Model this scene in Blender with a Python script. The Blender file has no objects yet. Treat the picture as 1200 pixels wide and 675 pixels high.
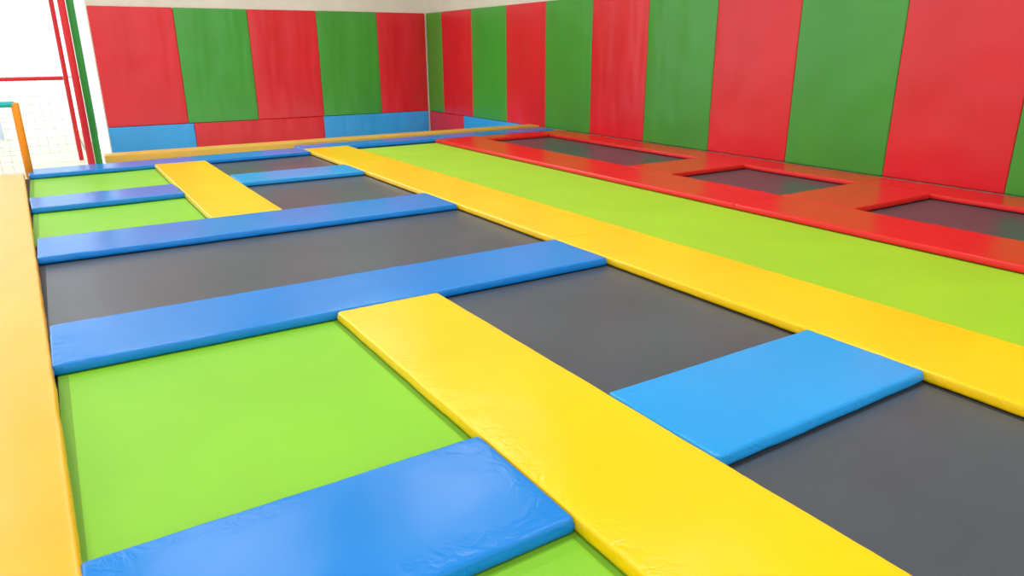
import bpy, math, random
from mathutils import Matrix, Vector, noise
random.seed(4)
S=bpy.context.scene
S.view_settings.view_transform='Standard'
S.view_settings.look='None'
S.view_settings.exposure=0.0

def lin(c):
    o=[]
    for x in c:
        x/=255
        o.append(x/12.92 if x<=.04045 else ((x+.055)/1.055)**2.4)
    return (*o,1)

# ---------------------------------------------------------------- materials
def base_mat(name,rough=.5,spec=.5,coat=0,coatr=.1):
    m=bpy.data.materials.new(name); m.use_nodes=True
    nt=m.node_tree; b=nt.nodes['Principled BSDF']
    b.inputs['Roughness'].default_value=rough
    b.inputs['Specular IOR Level'].default_value=spec
    b.inputs['Coat Weight'].default_value=coat
    b.inputs['Coat Roughness'].default_value=coatr
    return m,nt,b
def mottled(nt,b,col,var=.06,scale=1.5):
    tc=nt.nodes.new('ShaderNodeTexCoord'); n=nt.nodes.new('ShaderNodeTexNoise')
    n.inputs['Scale'].default_value=scale; n.inputs['Detail'].default_value=4
    nt.links.new(tc.outputs['Object'],n.inputs['Vector'])
    r=nt.nodes.new('ShaderNodeValToRGB'); c=lin(col)
    r.color_ramp.elements[0].position=.3; r.color_ramp.elements[1].position=.7
    r.color_ramp.elements[0].color=(*[x*(1-var) for x in c[:3]],1)
    r.color_ramp.elements[1].color=(*[min(1,x*(1+var)) for x in c[:3]],1)
    nt.links.new(n.outputs['Fac'],r.inputs['Fac']); nt.links.new(r.outputs['Color'],b.inputs['Base Color'])
    return tc
def vinyl(name,col,rough=.26,wr=1.0,spec=.36):
    m,nt,b=base_mat(name,rough,spec,.0,.12)
    tc=mottled(nt,b,col,.04,1.2)
    n=nt.nodes.new('ShaderNodeTexNoise'); n.inputs['Scale'].default_value=3.0; n.inputs['Detail'].default_value=1.5
    nt.links.new(tc.outputs['Object'],n.inputs['Vector'])
    n2=nt.nodes.new('ShaderNodeTexNoise'); n2.inputs['Scale'].default_value=12; n2.inputs['Detail'].default_value=2
    n2.inputs['Distortion'].default_value=1.6
    nt.links.new(tc.outputs['Object'],n2.inputs['Vector'])
    at=nt.nodes.new('ShaderNodeAttribute'); at.attribute_name='edge'
    mu=nt.nodes.new('ShaderNodeMath'); mu.operation='MULTIPLY'
    nt.links.new(n2.outputs['Fac'],mu.inputs[0]); nt.links.new(at.outputs['Fac'],mu.inputs[1])
    mu2=nt.nodes.new('ShaderNodeMath'); mu2.operation='MULTIPLY_ADD'
    nt.links.new(mu.outputs[0],mu2.inputs[0]); mu2.inputs[1].default_value=.7*wr
    nt.links.new(n.outputs['Fac'],mu2.inputs[2])
    bp=nt.nodes.new('ShaderNodeBump'); bp.inputs['Strength'].default_value=.32; bp.inputs['Distance'].default_value=.02
    nt.links.new(mu2.outputs[0],bp.inputs['Height'])
    nt.links.new(bp.outputs['Normal'],b.inputs['Normal']); nt.links.new(bp.outputs['Normal'],b.inputs['Coat Normal'])
    return m
def wallvinyl(name,col):
    m,nt,b=base_mat(name,.27,.5,0,.25)
    tc=mottled(nt,b,col,.06,.8)
    mp=nt.nodes.new('ShaderNodeMapping'); mp.inputs['Scale'].default_value=(.2,1,1)
    nt.links.new(tc.outputs['Object'],mp.inputs['Vector'])
    n=nt.nodes.new('ShaderNodeTexNoise'); n.inputs['Scale'].default_value=2.4; n.inputs['Detail'].default_value=1; n.inputs['Distortion'].default_value=.3
    nt.links.new(mp.outputs['Vector'],n.inputs['Vector'])
    bp=nt.nodes.new('ShaderNodeBump'); bp.inputs['Strength'].default_value=.45; bp.inputs['Distance'].default_value=.07
    nt.links.new(n.outputs['Fac'],bp.inputs['Height']); nt.links.new(bp.outputs['Normal'],b.inputs['Normal'])
    return m
def bedmat(name,col,rough=.5,v=.05):
    m,nt,b=base_mat(name,rough,.45)
    tc=mottled(nt,b,col,v,1.1)
    n=nt.nodes.new('ShaderNodeTexNoise'); n.inputs['Scale'].default_value=120
    nt.links.new(tc.outputs['Object'],n.inputs['Vector'])
    bp=nt.nodes.new('ShaderNodeBump'); bp.inputs['Strength'].default_value=.3; bp.inputs['Distance'].default_value=.003
    nt.links.new(n.outputs['Fac'],bp.inputs['Height']); nt.links.new(bp.outputs['Normal'],b.inputs['Normal'])
    return m
def plain(name,col,rough=.6,var=.04,scale=2,metal=0):
    m,nt,b=base_mat(name,rough,.4); mottled(nt,b,col,var,scale); b.inputs['Metallic'].default_value=metal
    return m
YEL=vinyl('yellow_vinyl',(254,204,0)); BLU=vinyl('blue_vinyl',(0,128,216)); LBL=vinyl('light_blue_vinyl',(30,156,230))
RED=vinyl('red_vinyl',(228,34,32)); ORA=vinyl('orange_vinyl',(251,180,8),.3,.6,.6)
WR=wallvinyl('red_wall_vinyl',(216,32,42)); WG=wallvinyl('green_wall_vinyl',(64,152,50)); WB=wallvinyl('blue_wall_vinyl',(50,160,230))
GB=bedmat('green_bed_mesh',(130,198,20)); GB2=bedmat('lime_bed_mesh',(162,210,36)); KB=bedmat('black_bed_mesh',(73,79,88),.33,.12)
WEBG=plain('green_webbing',(110,165,30)); WEBK=plain('black_webbing',(44,46,50))
CREAM=plain('cream_wall_paint',(222,214,200),.8); CONC=plain('pale_floor_paint',(222,228,210),.5)
CEIL=plain('ceiling_steel_deck',(150,158,166),.7)
DARK=plain('dark_frame_steel',(60,50,40),.6); WHF=plain('white_window_frame',(205,222,238),.5)
TURQ=plain('turquoise_tube_foam',(40,190,200),.5); REDT=plain('red_tube_foam',(220,35,45),.5); GRNT=plain('green_tube_foam',(50,150,60),.5)
ORT=plain('orange_tube_foam',(245,150,25),.5); NET=plain('net_cord',(225,228,228),.7); GOLD=plain('wooden_edge_gold',(215,170,70),.4)

def mkobj(name,verts,faces,mats,smooth=False,parent=None,fm=None):
    me=bpy.data.meshes.new(name); me.from_pydata(verts,[],faces); me.update()
    for m in mats: me.materials.append(m)
    if smooth:
        for p in me.polygons: p.use_smooth=True
    if fm:
        for i,p in enumerate(me.polygons): p.material_index=fm[i]
    o=bpy.data.objects.new(name,me); S.collection.objects.link(o)
    if parent: o.parent=parent
    return o
def box(name,x0,x1,y0,y1,z0,z1,mat,parent=None,bev=0):
    c=((x0+x1)/2,(y0+y1)/2,(z0+z1)/2)
    v=[(x-c[0],y-c[1],z-c[2]) for z in(z0,z1) for x,y in((x0,y0),(x1,y0),(x1,y1),(x0,y1))]
    f=[(0,3,2,1),(4,5,6,7),(0,1,5,4),(1,2,6,5),(2,3,7,6),(3,0,4,7)]
    o=mkobj(name,v,f,[mat],parent=parent); o.location=c
    if bev:
        b=o.modifiers.new('b','BEVEL'); b.width=bev; b.segments=3
    return o
def lines(L,step,near=(0,.002,.005,.009,.015,.03,.06,.1)):
    a=[d for d in near if d<L/2]
    r=a[-1]; n=max(2,int(round((L-2*r)/step)))
    mid=[r+(L-2*r)*i/n for i in range(1,n)]
    return a+mid+[L-d for d in reversed(a)]
# soft pad: W x H plane, thickness T (local +z is the padded face)
def padmesh(W,H,T,step=.05,r=.014,bulge=.003,nz=.002,seed=0,out=.004,puck=.0016):
    xs=lines(W,step); ys=lines(H,step); nx,ny=len(xs),len(ys)
    V=[];F=[];E=[]
    def nse(x,y,s): return noise.noise(Vector((x*s+seed*7.3,y*s-seed*3.1,seed)))
    for y in ys:
        for x in xs:
            dx=min(x,W-x); dy=min(y,H-y); d=min(dx,dy)
            def pr(q): return r-math.sqrt(max(0,r*r-(r-min(q,r))**2))
            z=T-max(pr(dx),pr(dy))-.35*min(pr(dx),pr(dy))
            k=min(1,d/.15)
            z+=bulge*k+nse(x,y,2.3)*nz*k+nse(x,y,9)*.0007
            # short puckers running in from the seams
            if .008<d<.2:
                q=x if dy<dx else y
                z+=puck*math.exp(-d/.05)*noise.noise(Vector((q*18+seed,d*3,seed*1.7)))*2
            ex=nse(x,y,4)*out
            px=x+(ex if dx<.03 else 0); py=y+(ex if dy<.03 else 0)
            R=.022
            cx=R if x<R else (W-R if x>W-R else None); cy=R if y<R else (H-R if y>H-R else None)
            if cx is not None and cy is not None:
                vx,vy=px-cx,py-cy; l=max(abs(vx),abs(vy)); q=math.hypot(vx,vy)
                if q>1e-6: px=cx+vx*l/q; py=cy+vy*l/q
            V.append((px-W/2,py-H/2,z)); E.append(max(0,1-d/.16))
    idx=lambda i,j:j*nx+i
    for j in range(ny-1):
        for i in range(nx-1): F.append((idx(i,j),idx(i+1,j),idx(i+1,j+1),idx(i,j+1)))
    loop=[idx(i,0) for i in range(nx)]+[idx(nx-1,j) for j in range(1,ny)]+[idx(i,ny-1) for i in range(nx-2,-1,-1)]+[idx(0,j) for j in range(ny-2,0,-1)]
    prev=loop
    for lv,(zz,o) in enumerate(((.6,.004),(.3,.004),(.06,-.002))):
        cur=[]
        for k,a in enumerate(loop):
            x,y,z=V[a]
            sx=1 if abs(abs(x)-W/2)<.012 else 0; sy=1 if abs(abs(y)-H/2)<.012 else 0
            w=noise.noise(Vector((x*14+seed,y*14,lv)))*.003
            V.append((x+(math.copysign(o+w,x) if sx else 0),y+(math.copysign(o+w,y) if sy else 0),zz*(T-r))); E.append(1.)
            cur.append(len(V)-1)
        n=len(loop)
        for k in range(n): F.append((prev[k],cur[k],cur[(k+1)%n],prev[(k+1)%n]))
        prev=cur
    F.append(tuple(reversed(prev)))
    return V,F,E
SEED=[0]
def pad(name,W,H,T,mat,M,**kw):
    SEED[0]+=1
    V,F,E=padmesh(W,H,T,seed=SEED[0],**kw)
    o=mkobj(name,V,F,[mat],smooth=True)
    at=o.data.attributes.new('edge','FLOAT','POINT'); at.data.foreach_set('value',E)
    o.matrix_world=M
    return o
T=.06; Z0=-.06
def fpad(name,x0,x1,y0,y1,mat,z=Z0,t=T,rot=0,**kw):
    M=Matrix.Translation(((x0+x1)/2,(y0+y1)/2,z))@Matrix.Rotation(rot,4,'Z')
    return pad(name,x1-x0,y1-y0,t,mat,M,**kw)
def strip(name,x0,x1,ys,mat,**kw):
    for a,b in zip(ys[:-1],ys[1:]): fpad(name,x0,x1,a+.001,b-.001,mat,**kw)
def bed(name,x0,x1,y0,y1,mat,web):
    W,H=x1-x0,y1-y0; g=lambda L:lines(L,.15,(0,.05))
    xs,ys=g(W),g(H); V=[];F=[];fm=[]
    for y in ys:
        for x in xs:
            s=math.sin(math.pi*x/W)*math.sin(math.pi*y/H)
            V.append((x-W/2,y-H/2,-.012*s))
    nx=len(xs)
    for j in range(len(ys)-1):
        for i in range(nx-1):
            F.append((j*nx+i,j*nx+i+1,(j+1)*nx+i+1,(j+1)*nx+i))
            fm.append(1 if i in(0,nx-2) or j in(0,len(ys)-2) else 0)
    o=mkobj(name,V,F,[mat,web],smooth=True,fm=fm); o.location=((x0+x1)/2,(y0+y1)/2,-.064)
    return o

# ---------------------------------------------------------------- court
YS=-1.2  # near limit (behind / under the camera)
bed('green_trampoline_bed',-.15,1.38,YS,1.76,GB,WEBG)
bed('green_trampoline_bed',-.2,1.38,2.40,4.34,GB,WEBG)
bed('black_trampoline_bed',-.28,3.66,4.98,6.90,KB,WEBK)
bed('green_trampoline_bed',-.32,1.26,7.6,9.5,GB,WEBG)
bed('green_trampoline_bed',-.36,1.26,9.9,12.2,GB,WEBG)
bed('black_trampoline_bed',2.04,3.66,YS,1.76,KB,WEBK)
bed('black_trampoline_bed',2.04,3.66,2.40,4.34,KB,WEBK)
bed('black_trampoline_bed',1.92,3.66,7.6,9.66,KB,WEBK)
bed('black_trampoline_bed',1.92,3.66,10.33,12.3,KB,WEBK)
bed('green_trampoline_bed',4.38,6.18,YS,12.4,GB2,WEBG)
for a,b in ((-1.2,1.75),(2.1,4.36),(5.2,7.05),(7.87,12.1)):
    bed('black_trampoline_bed',6.94,8.5,a,b,KB,WEBK)
# blue pads
fpad('blue_floor_pad',-.17,1.355,1.73,2.43,BLU)
fpad('light_blue_floor_pad',2.09,3.635,1.73,2.44,LBL)
fpad('blue_floor_pad',-.22,3.625,4.30,5.03,BLU)
fpad('blue_floor_pad',-.28,3.625,6.87,7.66,BLU)
fpad('blue_floor_pad',-.34,1.215,9.26,10.0,BLU,rot=.04)
fpad('light_blue_floor_pad',1.96,3.62,9.63,10.36,LBL)
fpad('blue_floor_pad',-.38,3.62,12.0,12.62,BLU,rot=.05)
fpad('blue_floor_pad',3.64,9.02,12.55,13.1,BLU,rot=.015)
# yellow pads
strip('yellow_floor_pad',1.36,2.085,[-1.2,4.285],YEL)
strip('yellow_floor_pad',1.225,1.95,[7.67,12.0],YEL)
strip('yellow_floor_pad',3.64,4.43,[-1.2,5.03,8.8,12.5],YEL)
# red pads
strip('red_floor_pad',6.14,6.97,[-1.2,5.2,12.45],RED)
strip('red_floor_pad',8.45,9.04,[-1.2,5.2,12.45],RED)
for a,b in ((1.75,2.08),(4.33,5.24),(7.02,7.9),(11.95,12.45)):
    fpad('red_floor_pad',6.98,8.44,a,b,RED)
# platform beside the camera (its inner edge runs very slightly out of square)
o=fpad('orange_platform_pad',-3.6,0,-1.2,12.1,ORA,z=-.05)
mw=o.matrix_world.copy()
for v in o.data.vertices:
    w=mw@v.co
    e=-.165-.255*(w.y-2.4)/9.6
    w.x+=e*(w.x+3.6)/3.6
    v.co=mw.inverted()@w
# base structure
box('floor',-9,9.6,-6,12.15,-.2,-.085,DARK)
box('floor_walkway',-9,9.6,12.15,13.2,-.2,-.085,CONC)
box('padded_edge_beam',.66,9.08,13.22,13.6,-.12,.03,GOLD,bev=.02)
# ---------------------------------------------------------------- pit and shell
box('pit_floor',.5,9.3,13.6,18.9,-1.1,-1.0,CONC)
box('pit_side',.50,.62,13.62,18.7,-1.0,-.02,CREAM)
XW,YW=9.12,18.75
box('wall_right',XW+.0,XW+.2,-6,YW+.2,-1.0,6,CREAM)
box('wall_back',1.08,XW+.0,YW,YW+.2,-1.0,6,CREAM)
box('ceiling',-9,XW+.2,-6,YW+.2,6,6.15,CEIL)
box('ground_outside',-9,.48,13.2,40,-.25,-.15,CONC)
def wpad_right(name,y0,y1,z0,z1,mat):
    M=Matrix(((0,0,-1,XW-.002),(0,1,0,(y0+y1)/2),(1,0,0,(z0+z1)/2),(0,0,0,1)))
    pad(name,z1-z0,y1-y0-.004,.035,mat,M,step=.1,bulge=.008,nz=.008,out=.001)
def wpad_back(name,x0,x1,z0,z1,mat):
    # local x -> up, local y -> along the wall, local z -> into the room
    M=Matrix(((0,-1,0,(x0+x1)/2),(0,0,-1,YW-.002),(1,0,0,(z0+z1)/2),(0,0,0,1)))
    pad(name,z1-z0,x1-x0-.004,.035,mat,M,step=.1,bulge=.008,nz=.008,out=.001)
HT=2.55
yr=[18.69,17.8,16.2,14.6,13.03,11.48,9.92,8.36,6.84,5.32,3.85,2.35,.85,-.7]
for i,(b,a) in enumerate(zip(yr[:-1],yr[1:])):
    g=i%2==0
    wpad_right('green_wall_pad' if g else 'red_wall_pad',a,b,.0,HT,WG if g else WR)
xb=[1.10,2.79,4.41,6.07,7.67,9.06]
for i,(a,b) in enumerate(zip(xb[:-1],xb[1:])):
    g=i%2==1
    wpad_back('green_wall_pad' if g else 'red_wall_pad',a,b,.0,HT,WG if g else WR)
for a,b,m,n in ((1.10,2.9,WB,'blue'),(2.9,6.05,WR,'red'),(6.05,9.06,WB,'blue')):
    wpad_back(n+'_wall_pad',a,b,-.95,-.01,m)
for a,b,m,n in ((16.7,18.69,WR,'red'),(13.65,16.7,WB,'blue')):
    wpad_right(n+'_wall_pad',a,b,-.95,-.01,m)

# ---------------------------------------------------------------- left playground frame
def tube(name,p,q,r,mat,parent=None,n=16):
    p,q=Vector(p),Vector(q); d=q-p
    V=[];F=[]
    rings=[(0,.8),(.012,1),(d.length-.012,1),(d.length,.8)]
    for t,s in rings:
        for k in range(n): V.append((r*s*math.cos(2*math.pi*k/n),r*s*math.sin(2*math.pi*k/n),t))
    for j in range(3):
        for k in range(n): F.append((j*n+k,j*n+(k+1)%n,(j+1)*n+(k+1)%n,(j+1)*n+k))
    F.append(tuple(range(n-1,-1,-1))); F.append(tuple(3*n+k for k in range(n)))
    o=mkobj(name,V,F,[mat],smooth=True,parent=parent)
    o.matrix_world=Matrix.Translation(p)@d.to_track_quat('Z','Y').to_matrix().to_4x4()
    return o
def net(name,origin,ux,W,H,step,parent,r=.005):
    origin=Vector(origin); ux=Vector(ux)
    me_v=[];me_f=[]
    def cord(p,q):
        d=(q-p).normalized(); a=d.orthogonal().normalized()*r; b=d.cross(a)
        s=len(me_v)
        for e in(p,q):
            for k in(a,b,-a,-b): me_v.append(tuple(e+k))
        for k in range(4): me_f.append((s+k,s+(k+1)%4,s+4+(k+1)%4,s+4+k))
    n=int(W/step)
    for i in range(n+1): cord(origin+ux*W*i/n,origin+ux*W*i/n+Vector((0,0,H)))
    n=int(H/step)
    for i in range(n+1): cord(origin+Vector((0,0,H*i/n)),origin+ux*W+Vector((0,0,H*i/n)))
    return mkobj(name,me_v,me_f,[NET],parent=parent)
def empty(name):
    e=bpy.data.objects.new(name,None); S.collection.objects.link(e); return e
fr=empty('playground_frame')
tube('red_post',(.45,13.0,-.085),(.45,13.0,2.9),.05,REDT,fr)
tube('green_post',(.56,13.12,-.085),(.56,13.12,2.9),.05,GRNT,fr)
tube('red_inner_post',(.36,14.4,-.15),(.36,14.4,2.9),.035,REDT,fr)
tube('top_bar',(-4,13.0,2.43),(.42,13.0,2.43),.05,REDT,fr)
tube('turquoise_bar',(-4,14.4,2.5),(.32,14.4,2.5),.04,TURQ,fr)
tube('mid_rail',(-4,14.4,1.2),(.32,14.4,1.2),.03,REDT,fr)
tube('left_post',(-4,13.0,-.085),(-4,13.0,2.45),.05,REDT,fr)
net('safety_net',(-4,14.4,0),(1,0,0),4.32,1.2,.13,fr)
rl=empty('guard_rail')
tube('rail_post',(-.36,12.25,-.085),(-.36,12.25,.95),.05,ORT,rl)
tube('rail_top',(-3.6,12.25,.93),(-.36,12.25,.93),.04,TURQ,rl)
tube('rail_end_post',(-3.6,12.25,-.085),(-3.6,12.25,.95),.05,ORT,rl)
net('rail_net',(-3.6,12.25,0),(1,0,0),3.2,.9,.13,rl)
# glazed opening beyond the play frame
wn=empty('window_1')
for i,x in enumerate((-6,-4.3,-2.6,-.9,.85)):
    box('mullion_%d'%(i+1),x-.04,x+.04,18.8,18.88,-.15,6,WHF,wn)
for i,z in enumerate((1.1,3.2)):
    box('transom_%d'%(i+1),-6,.85,18.81,18.87,z-.03,z+.03,WHF,wn)

wl=empty('wall_left')
for i,(a,b) in enumerate(((-6,-4.4),(1,1.5),(7,7.5),(13,13.5))):
    box('pier_%d'%(i+1),-8.2,-8,a,b,-.1,6,CREAM,wl)
box('sill',-8.2,-8,-6,13.5,-.1,.6,CREAM,wl); box('lintel',-8.2,-8,-6,13.5,4.8,6,CREAM,wl)

# ---------------------------------------------------------------- lights
w=bpy.data.worlds.new('daylight'); S.world=w; w.use_nodes=True
bg=w.node_tree.nodes['Background']; bg.inputs['Color'].default_value=(.95,.985,1,1); bg.inputs['Strength'].default_value=1.6
for x in (-3,1.2,5.2):
    for y in (0,5,10,15):
        L=bpy.data.lights.new('ceiling_lamp','AREA'); L.shape='RECTANGLE'; L.size=2.4; L.size_y=.6; L.energy=98; L.color=(1,.99,.97)
        o=bpy.data.objects.new('ceiling_lamp',L); S.collection.objects.link(o); o.location=(x,y,5.9)
sn=bpy.data.lights.new('hazy_sun','SUN'); sn.energy=1.1; sn.angle=math.radians(25); sn.color=(1,.97,.92)
so=bpy.data.objects.new('hazy_sun',sn); S.collection.objects.link(so)
so.rotation_euler=Vector((-.55,1,.42)).to_track_quat('Z','Y').to_euler()

# ---------------------------------------------------------------- camera
f=839.
A=Vector((-559,275.5,839)).normalized(); B=Vector((1400,287.5,839)).normalized(); B=(B-A*B.dot(A)).normalized()
N=A.cross(B)
cam=bpy.data.cameras.new('camera'); co=bpy.data.objects.new('camera',cam); S.collection.objects.link(co)
cam.sensor_width=36; cam.lens=f/1200*36; cam.clip_start=.05; cam.clip_end=200
R=Vector((B[0],A[0],N[0])); U=Vector((B[1],A[1],N[1])); Fw=Vector((B[2],A[2],N[2]))
M=Matrix((R,U,-Fw)).transposed().to_4x4(); M.translation=(0,0,1.6)
co.matrix_world=M
S.camera=co
